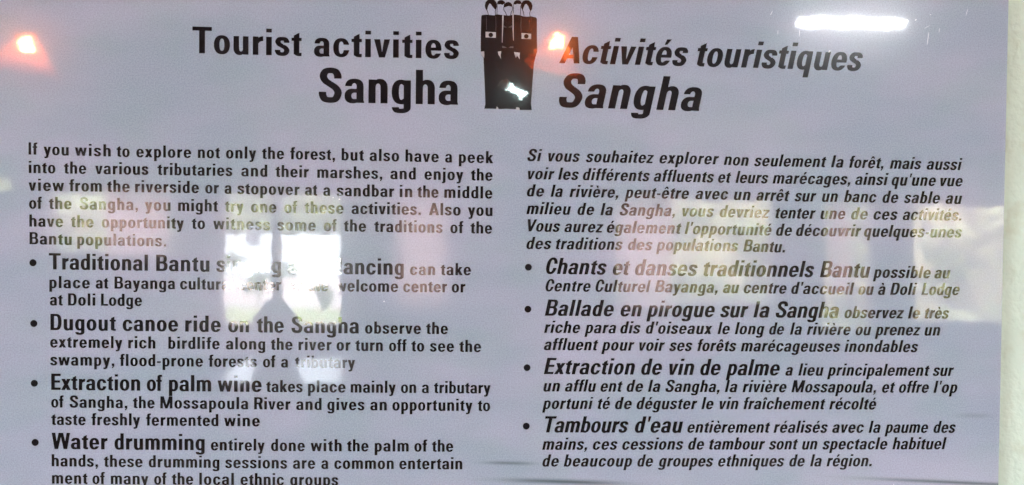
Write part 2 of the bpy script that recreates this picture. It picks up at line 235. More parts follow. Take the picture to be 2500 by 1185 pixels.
SHEAR = 0.205
LAY = '''T00|Tourist -229.21 1633.33 20.724 16.2 -0.00754;activities -134.85 1632.68 20.843 34.6 0.0032
T10|Sangha -130.93 1596.84 27.003 0.8 -0.00101
T01|Activités 58.54 1631.23 21.086 -5.2 -0.00224;touristiques 169.03 1630.96 21.224 -17 -0.00874
T11|Sangha 58.76 1596.33 26.985 22 -0.00964
P0|If -354.41 1552.23 9.435 12.2 -0.01012;you -342.96 1552.11 9.442 38.6 -0.01012;wish -319.02 1551.87 9.455 89.5 -0.01012;to -287.16 1551.55 9.474 13.2 -0.01012;explore -272 1551.39 9.483 47.9 0.00218;not -224.48 1551.5 9.51 24.8 0.00225;only -202.76 1551.55 9.522 40.9 0.00253;the -174.86 1551.62 9.538 22.4 0.00214;forest, -152.85 1551.64 9.55 17.1 -0.00495;but -112.66 1551.44 9.574 36.8 -0.00495;also -90.64 1551.33 9.586 46.3 -0.00495;have -62.48 1551.19 9.602 42.2 -0.00495;a -31.14 1551.04 9.62 0 -0.00495;peek -20.27 1550.98 9.627 48.1 -0.00495
P0|into -354.18 1537.82 9.444 25 -0.0004;the -327.42 1537.81 9.459 22.1 -0.0004;various -303.5 1537.8 9.473 32.1 -0.0004;tributaries -255.68 1537.78 9.5 24.5 -0.00046;and -190.78 1537.71 9.537 57.6 -0.0061;their -164.24 1537.55 9.552 25.6 -0.0061;marshes, -131.62 1537.35 9.571 37.5 -0.00412;and -74.2 1537.13 9.604 46.9 -0.00153;enjoy -47.32 1537.09 9.619 40.8 -0.00153;the -10.58 1537.03 9.641 13.9 -0.00153
P0|view -354.4 1524.1 9.452 72.4 -0.00074;from -323.35 1524.08 9.47 29.1 -0.00074;the -294.41 1524.06 9.486 31.6 -0.00074;riverside -272.84 1524.04 9.498 36.7 -0.00102;or -218.7 1523.96 9.529 8.1 -0.00771;a -203.7 1523.84 9.538 0 -0.00771;stopover -193.82 1523.76 9.544 29.7 -0.00771;at -141.08 1523.36 9.574 -15.8 -0.00771;a -126.81 1523.25 9.582 0 -0.00369;sandbar -116.36 1523.21 9.588 35.6 -0.0032;in -66.72 1523.05 9.617 74 -0.0032;the -52.88 1523.01 9.625 3.4 -0.0032;middle -31.48 1522.94 9.637 43.8 -0.0032
P0|of -353.94 1510.14 9.46 -11.8 -0.00275;the -338.88 1510.1 9.469 29.6 -0.00275;Sangha, -315.35 1510.03 9.483 38.8 -0.00275;you -265.24 1509.9 9.511 52.3 -0.00275;might -239.57 1509.83 9.526 25.3 -0.00289;try -203.48 1509.69 9.547 20.1 -0.00834;one -183.07 1509.52 9.559 27.5 -0.00779;of -157.03 1509.36 9.574 -3.2 -0.00206;these -141.37 1509.32 9.582 28.5 -0.00206;activities. -104.46 1509.25 9.604 25.7 -0.00206;Also -43.39 1509.12 9.639 45.4 -0.00206;you -12.65 1509.06 9.656 37.2 -0.00206
P0|have -353.79 1496.18 9.469 39.5 -0.00209;the -322.01 1496.11 9.487 30 -0.00209;opportunity -298.42 1496.06 9.501 23.2 -0.00209;to -229.05 1495.92 9.54 25.8 -0.00339;witness -212.35 1495.83 9.55 45.8 -0.00704;some -162.65 1495.5 9.579 45.8 -0.0035;of -126.2 1495.37 9.6 3.5 -0.0035;the -110.48 1495.32 9.609 26.6 -0.0035;traditions -86.6 1495.24 9.622 26.6 -0.0035;of -26.42 1495.03 9.657 7.9 -0.0035;the -10.5 1494.97 9.666 13.1 -0.0035
P0|Bantu -353.63 1482.43 9.477 44.5 -0.00612;populations. -317.15 1482.2 9.498 32.9 -0.00612
H0|• -350.98 1468.01 2.7384 0 0;Traditional -338.85 1462.99 12.696 -0.4 -0.00474;Bantu -256.37 1462.6 12.76 17 -0.00476;singing -209.79 1462.35 12.795 -2.7 -0.00969;and -154.03 1461.81 12.839 90 -0.00969;dancing -119.1 1461.47 12.866 7.2 -0.00111;can -58.04 1461.43 9.638 49.5 0.00354;take -33.82 1461.51 9.652 31.7 0.00354
P0|place -338.44 1448.35 9.506 58.7 -8e-05;at -302.9 1448.35 9.527 -6.2 -8e-05;Bayanga -288.47 1448.35 9.535 30.2 -0.00015;cultural -237.87 1448.32 9.564 8.6 -0.00445;center -192.37 1448.12 9.59 -12.5 -0.00445;at -151.5 1447.94 9.614 -70 -0.00445;the -138.75 1447.88 9.621 -15.7 -0.00445;welcome -116.78 1447.78 9.634 23 -0.0007;center -63.24 1447.75 9.664 6.7 0.00138;or -24.78 1447.81 9.686 12.3 0.00138
P0|at -338.04 1434.79 9.515 3.7 0.00159;Doli -324.13 1434.82 9.523 40.4 0.00159;Lodge -298.81 1434.86 9.537 10.7 0.00159
H0|• -350.32 1420.5 2.7384 0 0;Dugout -337.63 1415.47 12.735 11.1 -0.00445;canoe -282.08 1415.22 12.778 9.7 -0.00445;ride -233.72 1415 12.815 19.3 -0.00445;on -200.28 1414.85 12.841 -1.8 -0.00442;the -178.05 1414.76 12.858 -29.4 -0.00323;Sangha -150.96 1414.68 12.879 8.5 -0.00321;observe -93.08 1414.5 9.647 29.9 -0.00095;the -44.85 1414.46 9.674 18.1 -0.00095
P0|extremely -337.85 1401.79 9.535 32.1 -0.0041;rich -277.8 1401.55 9.569 35 -0.0041;birdlife -246.77 1401.42 9.587 32.6 -0.0041;along -201.98 1401.23 9.613 38.6 -0.00478;the -167.01 1401.07 9.633 9 -0.00478;river -145.33 1400.96 9.646 35.1 -0.00478;or -115.43 1400.82 9.663 24.8 -0.00478;turn -100.65 1400.75 9.671 8 -0.00478;off -74.04 1400.62 9.687 -9.3 -0.00478;to -56.39 1400.54 9.697 10.1 -0.00478;see -41.66 1400.47 9.705 27.1 -0.00478;the -18.33 1400.35 9.719 17.5 -0.00478
P0|swampy, -337.76 1387.79 9.543 47.5 -0.00352;flood-prone -284.33 1387.6 9.574 29.3 -0.00352;forests -215.47 1387.36 9.614 9.9 -0.00352;of -173.01 1387.2 9.638 -22.9 -0.00598;a -158.89 1387.11 9.646 0 -0.00598;tributary -148.08 1387.05 9.653 11.7 -0.00598
H0|• -349.91 1373.61 2.7384 0 0;Extraction -336.95 1368.54 12.774 -12.7 -0.00613;of -263.28 1368.09 12.83 -70 -0.00613;palm -246.17 1367.98 12.844 -3.2 -0.00613;wine -208.36 1367.75 12.873 18.4 -0.00595;takes -170.46 1367.54 9.631 1 -0.00215;place -137.61 1367.47 9.65 25.3 -0.00215;mainly -104.05 1367.4 9.669 10.5 -0.00215;on -64.29 1367.31 9.692 -9.8 -0.00215;a -47.67 1367.28 9.701 0 -0.00215;tributary -38.19 1367.26 9.707 -11 -0.00215
P0|of -336.94 1354.67 9.564 -30.5 -0.00546;Sangha, -322.84 1354.59 9.572 30.4 -0.00546;the -274.06 1354.33 9.6 7.1 -0.00546;Mossapoula -252.79 1354.21 9.612 39.4 -0.0055;River -179.71 1353.78 9.655 23.7 -0.01107;and -146.79 1353.45 9.674 40.7 -0.00269;gives -122.33 1353.39 9.688 31 -0.00269;an -88.46 1353.3 9.707 49 -0.00269;opportunity -70.98 1353.25 9.717 15.8 -0.00269;to -3.09 1353.07 9.756 -12.5 -0.00269
P0|taste -336.93 1340.95 9.572 6.1 -0.00476;freshly -306.05 1340.8 9.59 15.7 -0.00476;fermented -263.83 1340.6 9.614 16.9 -0.00476;wine -203.13 1340.31 9.649 64 -0.00476
H0|• -349.25 1327.09 2.7384 0 0;Water -336.59 1321.99 12.811 5.3 -0.00734;drumming -288.17 1321.64 12.849 -5.3 -0.00734;entirely -213.38 1321.09 9.634 17.5 -0.0078;done -166.35 1320.72 9.661 22.9 -0.00762;with -135.23 1320.51 9.679 50.1 -0.00183;the -106.62 1320.46 9.696 8 -0.00183;palm -84.64 1320.42 9.708 43.4 -0.00183;of -53.22 1320.36 9.726 -0 -0.00183;the -39.2 1320.33 9.735 1.5 -0.00183
P0|hands, -336.58 1308.25 9.592 24.4 -0.00877;these -296.39 1307.89 9.615 17 -0.00877;drumming -261.64 1307.59 9.635 19.3 -0.00882;sessions -202.15 1307.06 9.67 25.6 -0.00965;are -149 1306.58 9.701 19.6 -0.00332;a -126.72 1306.5 9.714 0 -0.00332;common -116.5 1306.47 9.72 23.7 -0.00332;entertain -65.03 1306.3 9.749 15.5 -0.00332
P0|ment -336.33 1294.57 9.6 24.7 -0.00756;of -305.17 1294.33 9.618 -30.5 -0.00756;many -290.99 1294.22 9.627 23.2 -0.00756;of -257.41 1293.97 9.646 -28.5 -0.00756;the -243.71 1293.87 9.654 -1.7 -0.00756;local -222.31 1293.7 9.666 43.3 -0.00753;ethnic -190.08 1293.46 9.685 12.3 -0.00696;groups -151.11 1293.19 9.708 22.1 -0.00696
P1|Si 34.19 1553.11 9.656 42 -0.002;vous 50.8 1553.08 9.666 21.1 -0.002;souhaitez 81 1553.01 9.683 21.1 -0.002;explorer 140.17 1552.9 9.717 32.5 -0.00507;non 192.3 1552.51 9.747 11 -0.03412;seulement 217 1551.82 9.762 14.5 0.0001;la 279.91 1551.8 9.797 40.1 -0.00728;forêt, 294.77 1551.69 9.806 1.1 -0.00728;mais 328.26 1551.45 9.825 2.2 -0.00728;aussi 358.67 1551.23 9.843 3.8 -0.00728
P1|voir 34.76 1538.72 9.665 26.1 -0.00381;les 58.88 1538.63 9.679 27.5 -0.00381;différents 78.72 1538.55 9.691 13.8 -0.00381;affluents 135.72 1538.34 9.723 6.8 -0.00384;et 187.83 1538.13 9.753 -15.8 -0.00401;leurs 201.99 1538.08 9.761 -12.1 -0.00225;marécages, 232.25 1538.02 9.779 13 -0.00066;ainsi 299.84 1537.97 9.817 13.7 -0.00066;qu'une 329.99 1537.95 9.835 7.8 -0.00066;vue 370.21 1537.92 9.857 5.4 -0.00066
P1|de 34.16 1525.01 9.673 63.8 -0.0023;la 53.1 1524.97 9.684 18.6 -0.0023;rivière, 68.21 1524.93 9.693 21.2 -0.0023;peut-être 112.52 1524.83 9.718 17.7 -0.0023;avec 169.76 1524.7 9.751 26.4 -0.0048;un 200.9 1524.48 9.769 42.8 -0.01979;arrêt 219.25 1524.12 9.78 1.8 -0.00457;sur 250.48 1523.98 9.798 -5.8 -0.00227;un 272.93 1523.93 9.81 8.8 -0.00227;banc 290.98 1523.89 9.821 8.9 -0.00227;de 322.71 1523.82 9.839 17.7 -0.00227;sable 340.46 1523.78 9.849 14.4 -0.00227;au 374.96 1523.7 9.869 21.5 -0.00227
P1|milieu 33.95 1510.9 9.682 33.5 -0.00203;de 74.76 1510.82 9.705 48.9 -0.00203;la 93.26 1510.78 9.716 31.2 -0.00203;Sangha, 108.68 1510.75 9.725 26.9 -0.00203;vous 159.41 1510.65 9.754 20.4 -0.00266;devriez 189.65 1510.52 9.771 14.8 -0.01127;tenter 235.08 1510.06 9.797 -1.4 -0.00061;une 272.02 1510.04 9.818 21.3 -0.00061;de 297.24 1510.02 9.833 50 -0.00061;ces 315.58 1510.01 9.843 35.2 -0.00061;activités. 339.73 1510 9.857 -4 -0.00061
P1|Vous 35.13 1497.12 9.691 9.3 -0.00428;aurez 64.48 1496.99 9.708 17.1 -0.00428;également 98.52 1496.85 9.727 28 -0.00434;l'opportunité 161.45 1496.57 9.763 11.1 -0.00704;de 235.82 1496.07 9.806 23.5 0.00081;découvrir 252.21 1496.08 9.816 12.5 0.00081;quelques-unes 308.14 1496.13 9.848 8.4 0.00081
P1|des 34.3 1483.11 9.699 39.7 -0.00046;traditions 57.76 1483.1 9.712 18.8 -0.00046;des 115.88 1483.07 9.746 29.1 -0.00046;populations 138.55 1483.06 9.759 19.9 -0.00069;Bantu. 209.34 1482.96 9.799 -2.8 -0.01334
H1|• 36.07 1468.49 2.7384 0 0;Chants 50.23 1463.35 12.994 -3.8 -0.00432;et 103.89 1463.12 13.035 -23.1 -0.00432;danses 121.85 1463.04 13.049 -1.8 -0.00421;traditionnels 177.31 1462.83 13.091 -7.7 0.00046;Bantu 272.47 1462.88 13.164 -16.6 0.00046;possible 316.21 1462.9 9.851 21.1 0.00049;au 367.15 1462.92 9.88 -7.2 0.00049
P1|Centre 50.04 1449.39 9.728 15.7 0.00056;Culturel 90.23 1449.42 9.751 16 0.00056;Bayanga, 138.14 1449.44 9.779 22 0.00029;au 193.33 1449.44 9.81 -2.1 -0.00463;centre 210.35 1449.36 9.82 1.6 -0.00463;d'accueil 249.16 1449.18 9.843 21.6 -0.00451;ou 304.28 1448.96 9.874 -16.9 0.00545;à 320.67 1449.05 9.884 0 0.00545;Doli 330.68 1449.11 9.889 8.1 0.00545;Lodge 356.61 1449.25 9.904 -19.5 0.00545
H1|• 36.11 1434.95 2.7384 0 0;Ballade 49.73 1429.85 13.021 15 -0.00059;en 110.63 1429.82 13.067 3.5 -0.00059;pirogue 131.52 1429.8 13.083 -3.6 -0.00059;sur 191.51 1429.78 13.129 -26.9 0.00102;la 218.58 1429.8 13.15 14.6 0.00102;Sangha 236.81 1429.82 13.164 -18 0.00103;observez 293.34 1429.89 9.858 2.4 0.00186;le 345.95 1429.98 9.888 2.7 0.00186;très 359.86 1430.01 9.896 -23.1 0.00186
P1|riche 49.31 1416.1 9.748 23.5 -0.00038;para 81.75 1416.09 9.767 23.7 -0.00038;dis 110.63 1416.08 9.783 23.2 -0.00038;d'oiseaux 131.22 1416.07 9.795 25.7 -0.00034;le 189.57 1416.05 9.829 11.4 0.00051;long 203.63 1416.06 9.837 14.2 0.00051;de 231.71 1416.07 9.853 -24.1 0.00051;la 248.85 1416.08 9.863 7.4 0.00051;rivière 262.69 1416.09 9.871 7.7 0.00051;ou 302.82 1416.11 9.894 -17.8 0.00051;prenez 318.82 1416.12 9.903 -7.4 0.00051;un 359.94 1416.14 9.926 4.6 0.00051
P1|affluent 49.34 1402.27 9.757 8.8 -0.00038;pour 95.59 1402.25 9.783 17.8 -0.00038;voir 126.1 1402.24 9.801 7.9 -0.00038;ses 150.51 1402.23 9.815 3.5 -0.00038;forêts 173.33 1402.22 9.828 -1.7 -8e-05;marécageuses 208.78 1402.23 9.848 12.1 0.00126;inondables 293.91 1402.33 9.897 7.2 0.00126
H1|• 36 1388.07 2.7384 0 0;Extraction 49.57 1382.96 13.059 -0.4 -0.00056;de 128.02 1382.92 13.119 -3.1 -0.00056;vin 150.72 1382.9 13.136 3.1 -0.00059;de 175.99 1382.88 13.156 -13.2 -0.00143;palme 196.92 1382.85 13.172 -10.9 -0.00137;a 245.68 1382.81 9.86 0 0.00305;lieu 256.26 1382.84 9.866 11.3 0.00305;principalement 280.09 1382.91 9.879 5 0.00305;sur 367.62 1383.18 9.929 -20 0.00305
P1|un 49.38 1369.02 9.777 25.6 0.00045;afflu 66.66 1369.03 9.787 6.7 0.00045;ent 95.29 1369.04 9.803 3.4 0.00045;de 116.42 1369.05 9.815 35.8 0.00045;la 133.76 1369.06 9.825 29.7 0.00045;Sangha, 147.9 1369.07 9.833 14.5 0.00045;la 196.32 1369.09 9.861 37.9 0.00056;rivière 210.81 1369.1 9.87 7.2 0.0014;Mossapoula, 250.87 1369.16 9.892 8.7 0.0014;et 325.69 1369.26 9.935 -13.8 0.0014;offre 339.75 1369.28 9.943 -18.4 0.0014;l'op 368.5 1369.32 9.96 12.5 0.0014
P1|portuni 48.56 1354.92 9.785 8.9 0.00217;té 93.23 1355.01 9.811 -7.2 0.00217;de 107.23 1355.04 9.819 46 0.00217;déguster 124.71 1355.08 9.829 10.4 0.00217;le 177.44 1355.2 9.859 3.9 0.00217;vin 192.22 1355.23 9.867 9.3 0.00212;fraîchement 211.82 1355.27 9.879 3 0.00159;récolté 282.33 1355.38 9.919 0.2 0.00159
H1|• 35.97 1341.06 2.7384 0 0;Tambours 50.96 1335.97 13.098 -29.2 0.00114;d'eau 123.64 1336.05 13.154 3.1 0.00117;entièrement 166.32 1336.1 9.843 4.7 0.00186;réalisés 236.86 1336.23 9.883 11.9 0.00186;avec 285.12 1336.32 9.911 11.1 0.00186;la 315.32 1336.38 9.928 9.7 0.00186;paume 328.57 1336.4 9.936 -17.8 0.00186;des 369.26 1336.48 9.959 -19.2 0.00186
P1|mains, 48.98 1321.98 9.805 17.1 0.00294;ces 89.79 1322.1 9.829 35.8 0.00294;cessions 113.6 1322.17 9.842 18.9 0.00294;de 167.18 1322.33 9.873 14.7 0.00294;tambour 184.32 1322.38 9.883 -0.7 0.00305;sont 233.3 1322.53 9.911 -11.2 0.00305;un 260.55 1322.61 9.927 -20.5 0.00305;spectacle 277.4 1322.66 9.936 3.8 0.00305;habituel 335.31 1322.84 9.969 -6.2 0.00305
P1|de 49.31 1308.47 9.814 30.3 0.00097;beaucoup 66.46 1308.48 9.824 23 0.00097;de 126.06 1308.54 9.858 0.9 0.00097;groupes 142.97 1308.56 9.868 2.8 0.00097;ethniques 191.84 1308.6 9.896 1.8 0.0021;de 250.29 1308.73 9.929 -3.8 0.00232;la 267.45 1308.77 9.939 -5.6 0.00232;région. 281.04 1308.8 9.947 -2.7 0.00232'''
def word_mesh(V, F, txt, x, z, H, track, slope, it):
    s = H / 700
    lo = None; cur = 0; b0 = len(V); tmp = []
    sx = 1 + track / 470 * 0.45
    tr = track * 0.55
    for ch in txt:
        w, l, r, gv, gf = TES[ch]
        cur += l
        b = b0 + len(tmp)
        tmp += [((cur + px) * sx + (SHEAR * py if it else 0), py) for px, py in gv]
        F += [tuple(b + i for i in t) for t in gf]
        cur += w + r + tr / sx
    # anchor the left edge at half height as measured
    lo = min(p[0] - (0 if not it else 0) for p in tmp)
    for px, py in tmp:
        u = (px - lo) * s
        V.append(((x + u) / 1000, DY, (z + py * s + u * slope) / 1000 - 1.5))

for line in LAY.split('\n'):
    kind, rest = line.split('|')
    it = kind[-1] == '1'
    groups = {}
    for wd in rest.split(';'):
        t, x, z, H, tr, sl = wd.split(' ')[:6]
        x, z, H, tr, sl = map(float, (x, z, H, tr, sl))
        if t == '•':
            V = [((x + H * math.cos(a)) / 1000, DY, (z + H * math.sin(a)) / 1000 - 1.5) for a in [2 * math.pi * i / 28 for i in range(28)]]
            obj('bullet_dot', mesh('bullet_dot', V, [tuple(range(28))]), M_ink, board)
            continue
        nm = 'heading' if kind[0] == 'T' else 'bold_heading' if H > 10.8 else 'text_line'
        V, F = groups.setdefault(nm, ([], []))
        word_mesh(V, F, t, x, z, H, tr, sl, it)
    for nm, (V, F) in groups.items():
        obj(nm, mesh(nm, V, F), M_ink, board)

# ------------------------------------------------------------------ emblem between the two headings
LM = [[0.08229, 0.00099, -28.34652], [0.00168, -0.08188, 1679.43738]]
def lp(x, y, dy):
    return (LM[0][0] * x + LM[0][1] * y + LM[0][2]) / 1000, dy, (LM[1][0] * x + LM[1][1] * y + LM[1][2]) / 1000 - 1.5
def polys(name, L, mat, dy, parent):
    if len(L) > 1:
        for P in L: polys(name, [P], mat, dy, parent)
        return
    V = []; F = []
    for P in L:
        loop = [Vector((x, -y, 0)) for x, y in P]
        b = len(V)
        V += [lp(x, y, dy) for x, y in P]
        for t in tessellate_polygon([loop]):
            a, c, d = (loop[i] for i in t)
            t = t if (c - a).cross(d - a).z > 0 else t[::-1]
            F.append(tuple(b + i for i in t))
    return obj(name, mesh(name, V, F), mat, parent)
def stroke(P, w):
    out = []; n = len(P)
    for sgn in (1, -1):
        row = []
        for i in range(n):
            a = P[max(i - 1, 0)]; b = P[min(i + 1, n - 1)]
            dx, dy = b[0] - a[0], b[1] - a[1]; L = math.hypot(dx, dy)
            row.append((P[i][0] - dy / L * w / 2 * sgn, P[i][1] + dx / L * w / 2 * sgn))
        out += row if sgn == 1 else row[::-1]
    return out
def circ(x, y, r, n=14, sq=1):
    return [(x + r * math.cos(2 * math.pi * i / n), y + r * sq * math.sin(2 * math.pi * i / n)) for i in range(n)]
emblem = empty('emblem', (0, 0, 0)); emblem.parent = board
polys('body', [[(296, 165), (302, 148), (345, 143), (420, 150), (448, 140), (500, 146), (560, 152), (612, 142), (660, 146), (700, 158), (740, 162), (775, 158), (820, 168), (833, 182),
                (832, 330), (834, 500), (822, 540), (805, 610), (795, 730), (786, 860), (776, 1000), (784, 1064), (668, 1063), (663, 1042), (633, 1037), (629, 1056), (540, 1052), (461, 1054),
                (457, 1038), (443, 1040), (440, 1052), (325, 1050), (335, 1005), (331, 860), (323, 680), (318, 560), (300, 535), (291, 500), (292, 330)]], M_ink, DY, emblem)
polys('hair', [
    [(352, 108), (336, 85), (330, 55), (338, 22), (358, 2), (385, -8), (412, -4), (432, 10), (446, 38), (446, 70), (436, 98), (424, 88), (404, 66), (386, 40), (374, 38), (362, 62), (356, 84)],
    [(449, 36), (455, 15), (475, 3), (500, 3), (520, 16), (527, 28), (512, 42), (500, 50), (480, 42), (462, 46)],
    [(511, 76), (515, 48), (532, 28), (556, 20), (580, 28), (594, 46), (599, 74), (588, 66), (560, 60), (535, 68)],
    [(608, 36), (614, 16), (634, 3), (660, 4), (680, 16), (684, 36), (668, 42), (640, 38), (620, 48)],
    [(694, 104), (680, 76), (680, 40), (696, 14), (725, 2), (756, 6), (780, 26), (790, 56), (786, 88), (770, 112), (760, 92), (748, 60), (730, 38), (716, 48), (704, 74)],
], M_ink, DY, emblem)
polys('face_outline', [
    stroke([(352, 100), (360, 122), (366, 150)], 6), stroke([(437, 90), (430, 116), (434, 150)], 6),
    stroke([(450, 36), (450, 70), (446, 150)], 5), stroke([(522, 30), (516, 50), (513, 75)], 5),
    stroke([(512, 70), (514, 100), (530, 122), (540, 150)], 6), stroke([(598, 70), (596, 100), (584, 122), (578, 152)], 6),
    stroke([(608, 34), (608, 70), (604, 150)], 5), stroke([(684, 34), (676, 60), (672, 150)], 5),
    stroke([(694, 98), (704, 122), (708, 155)], 6), stroke([(770, 106), (762, 128), (766, 160)], 6),
], M_ink, DY * 1.2, emblem)
polys('eye', [[(338, 308), (437, 313), (437, 366), (338, 363)]], M_white, DY * 2, emblem)
polys('eye', [[(683, 320), (777, 328), (777, 380), (683, 376)]], M_white, DY * 2, emblem)
polys('pupil', [circ(388, 339, 22)], M_ink, DY * 3, emblem)
polys('pupil', [circ(730, 352, 22)], M_ink, DY * 3, emblem)
polys('white_mark', [
    [(498, 150), (512, 150), (506, 300), (500, 412), (495, 412), (496, 300)], [(596, 100), (608, 140), (608, 280), (609, 392), (603, 392), (598, 280)],
    [(291, 500), (324, 496), (326, 530), (324, 562), (308, 545), (298, 528)], [(455, 500), (488, 497), (482, 535), (486, 570), (474, 545), (462, 530)],
    [(613, 504), (668, 510), (664, 540), (667, 576), (650, 550), (640, 540), (630, 560), (618, 530)],
    [(438, 1058), (446, 1028), (463, 1058)], [(630, 1064), (633, 1036), (661, 1042), (666, 1064)]], M_white, DY * 2, emblem)
polys('dim_mark', [[(510, 246), (538, 262), (538, 268), (510, 266)], [(562, 262), (592, 246), (594, 266), (562, 268)],
                   [(497, 446), (520, 450), (542, 462), (500, 466)], [(557, 462), (580, 450), (606, 450), (604, 466)],
                   stroke([(436, 160), (438, 260), (436, 300)], 3), stroke([(680, 165), (678, 250), (680, 310)], 3), stroke([(345, 160), (345, 290)], 3), stroke([(776, 170), (774, 300)], 3)], M_dim, DY * 2, emblem)

# scratches in the film, and sparkle of dust put in as pale specks
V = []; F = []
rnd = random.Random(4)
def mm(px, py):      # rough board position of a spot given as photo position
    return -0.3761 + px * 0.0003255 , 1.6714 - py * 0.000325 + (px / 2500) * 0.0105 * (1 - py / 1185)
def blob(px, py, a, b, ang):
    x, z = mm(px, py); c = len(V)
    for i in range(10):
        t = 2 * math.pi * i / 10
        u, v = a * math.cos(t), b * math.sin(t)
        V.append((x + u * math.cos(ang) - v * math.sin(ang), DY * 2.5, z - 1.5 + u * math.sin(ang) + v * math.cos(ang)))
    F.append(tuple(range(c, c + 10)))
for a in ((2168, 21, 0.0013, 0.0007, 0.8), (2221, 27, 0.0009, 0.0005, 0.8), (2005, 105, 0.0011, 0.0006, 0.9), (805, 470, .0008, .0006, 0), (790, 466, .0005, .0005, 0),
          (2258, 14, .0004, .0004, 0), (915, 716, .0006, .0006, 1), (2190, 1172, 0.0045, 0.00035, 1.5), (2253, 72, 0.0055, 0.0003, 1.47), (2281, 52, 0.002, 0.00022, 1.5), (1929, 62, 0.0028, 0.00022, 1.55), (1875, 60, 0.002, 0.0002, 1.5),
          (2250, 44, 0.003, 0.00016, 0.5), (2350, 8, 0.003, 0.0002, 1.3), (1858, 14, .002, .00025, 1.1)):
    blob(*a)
obj('scratch_and_sparkle', mesh('scratch_and_sparkle', V, F), M_scratch_sparkle, board)['kind'] = 'stuff'

# ------------------------------------------------------------------ the wall the board hangs on
M_wall = new_mat('painted_plaster', (0.70, 0.74, 0.60), 0.75, 0.3)
nt = M_wall
tc = N(nt, 'ShaderNodeNewGeometry')
n1 = N(nt, 'ShaderNodeTexNoise'); n1.inputs['Scale'].default_value = 180; n1.inputs['Detail'].default_value = 5
lk(nt, tc.outputs['Position'], n1.inputs['Vector'])
n2 = N(nt, 'ShaderNodeTexNoise'); n2.inputs['Scale'].default_value = 45; n2.inputs['Detail'].default_value = 3
lk(nt, tc.outputs['Position'], n2.inputs['Vector'])
bp = N(nt, 'ShaderNodeBump'); bp.inputs['Strength'].default_value = 0.6; bp.inputs['Distance'].default_value = 0.0022
lk(nt, n1.outputs[0], bp.inputs['Height']); lk(nt, bp.outputs[0], nt.node_tree.nodes['Principled BSDF'].inputs['Normal'])
mr = N(nt, 'ShaderNodeMapRange'); mr.inputs[1].default_value = 0.58; mr.inputs[2].default_value = 0.75
lk(nt, n2.outputs[0], mr.inputs[0])
mx = N(nt, 'ShaderNodeMix', data_type='RGBA'); mx.inputs[6].default_value = (0.76, 0.92, 0.79, 1); mx.inputs[7].default_value = (0.68, 0.80, 0.65, 1)
lk(nt, mr.outputs[0], mx.inputs[0]); lk(nt, mx.outputs[2], nt.node_tree.nodes['Principled BSDF'].inputs['Base Color'])
bm = bmesh.new()
# finely divided near the board so that the trowelled surface can undulate
NX, NZ = 60, 120
X0, X1, Z0, Z1 = 0.40, 0.62, 1.20, 1.80
vs = [[None] * (NZ + 1) for _ in range(NX + 1)]
for i in range(NX + 1):
    for j in range(NZ + 1):
        x = X0 + (X1 - X0) * i / NX; z = Z0 + (Z1 - Z0) * j / NZ
        e = min(1, min(i, NX - i, j, NZ - j) / 3)
        d = (noise.noise(Vector((x * 40, 3, z * 40))) * 0.0006 + noise.noise(Vector((x * 150, 7, z * 150))) * 0.00025) * e
        vs[i][j] = bm.verts.new((x, 0.0048 + d, z))
for i in range(NX):
    for j in range(NZ):
        bm.faces.new((vs[i][j], vs[i + 1][j], vs[i + 1][j + 1], vs[i][j + 1]))
me = bm_mesh('wall', bm, smooth=True)
obj('wall_skim', me, M_wall)['kind'] = 'structure'
tag(boxes('wall', [(-4.6, X0, 0.0048, 0.2, 0, 3.0), (X1, 4.6, 0.0048, 0.2, 0, 3.0), (X0, X1, 0.0048, 0.2, 0, Z0), (X0, X1, 0.0048, 0.2, Z1, 3.0)], M_wall), kind='structure')

# ------------------------------------------------------------------ the room behind the camera, seen only as reflections in the board
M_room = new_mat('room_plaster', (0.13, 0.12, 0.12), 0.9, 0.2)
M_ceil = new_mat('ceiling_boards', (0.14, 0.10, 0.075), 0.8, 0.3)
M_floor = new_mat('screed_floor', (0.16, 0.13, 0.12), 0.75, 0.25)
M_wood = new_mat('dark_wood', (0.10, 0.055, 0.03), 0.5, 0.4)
def boarded(name, m, sc):
    t = N(m, 'ShaderNodeNewGeometry'); w = N(m, 'ShaderNodeTexNoise'); w.inputs['Scale'].default_value = sc; w.inputs['Detail'].default_value = 4
    lk(m, t.outputs['Position'], w.inputs['Vector'])
    b = m.node_tree.nodes['Principled BSDF']; c = b.inputs['Base Color'].default_value[:3]
    x = N(m, 'ShaderNodeMix', data_type='RGBA'); x.inputs[6].default_value = (*[v * 0.8 for v in c], 1); x.inputs[7].default_value = (*[v * 1.2 for v in c], 1)
    lk(m, w.outputs[0], x.inputs[0]); lk(m, x.outputs[2], b.inputs['Base Color'])
for nm_, m_, s_ in (('a', M_room, 3), ('b', M_ceil, 6), ('c', M_floor, 5), ('d', M_wood, 12)): boarded(nm_, m_, s_)
tag(boxes('floor', [(-4.6, 4.6, -5.0, 0.2, -0.15, 0)], M_floor), kind='structure')
tag(boxes('ceiling', [(-4.9, 4.9, -5.6, 0.5, 3.0, 3.1)], M_ceil), kind='structure')
YB = -5.0
ZS, ZT = 0.745, 1.735
OPEN = [(-3.95, -3.345), (-3.09, -2.18), (-1.875, -1.50), (-1.470, -1.01), (-0.62, -0.26), (0.95, 2.12), (2.49, 2.86), (3.16, 4.05)]
SILL = {5: 0.93, 4: 0.93, 7: 0.81, 1: 1.27, 0: 1.69}
TOP = {0: 1.85}
L = []
xp = -4.6
for i, (a, b) in enumerate(OPEN):
    L.append((xp, a, YB - 0.12, YB, 0, 3.0)); xp = b
    L.append((a, b, YB - 0.12, YB, 0, SILL.get(i, ZS))); L.append((a, b, YB - 0.12, YB, TOP.get(i, ZT), 3.0))
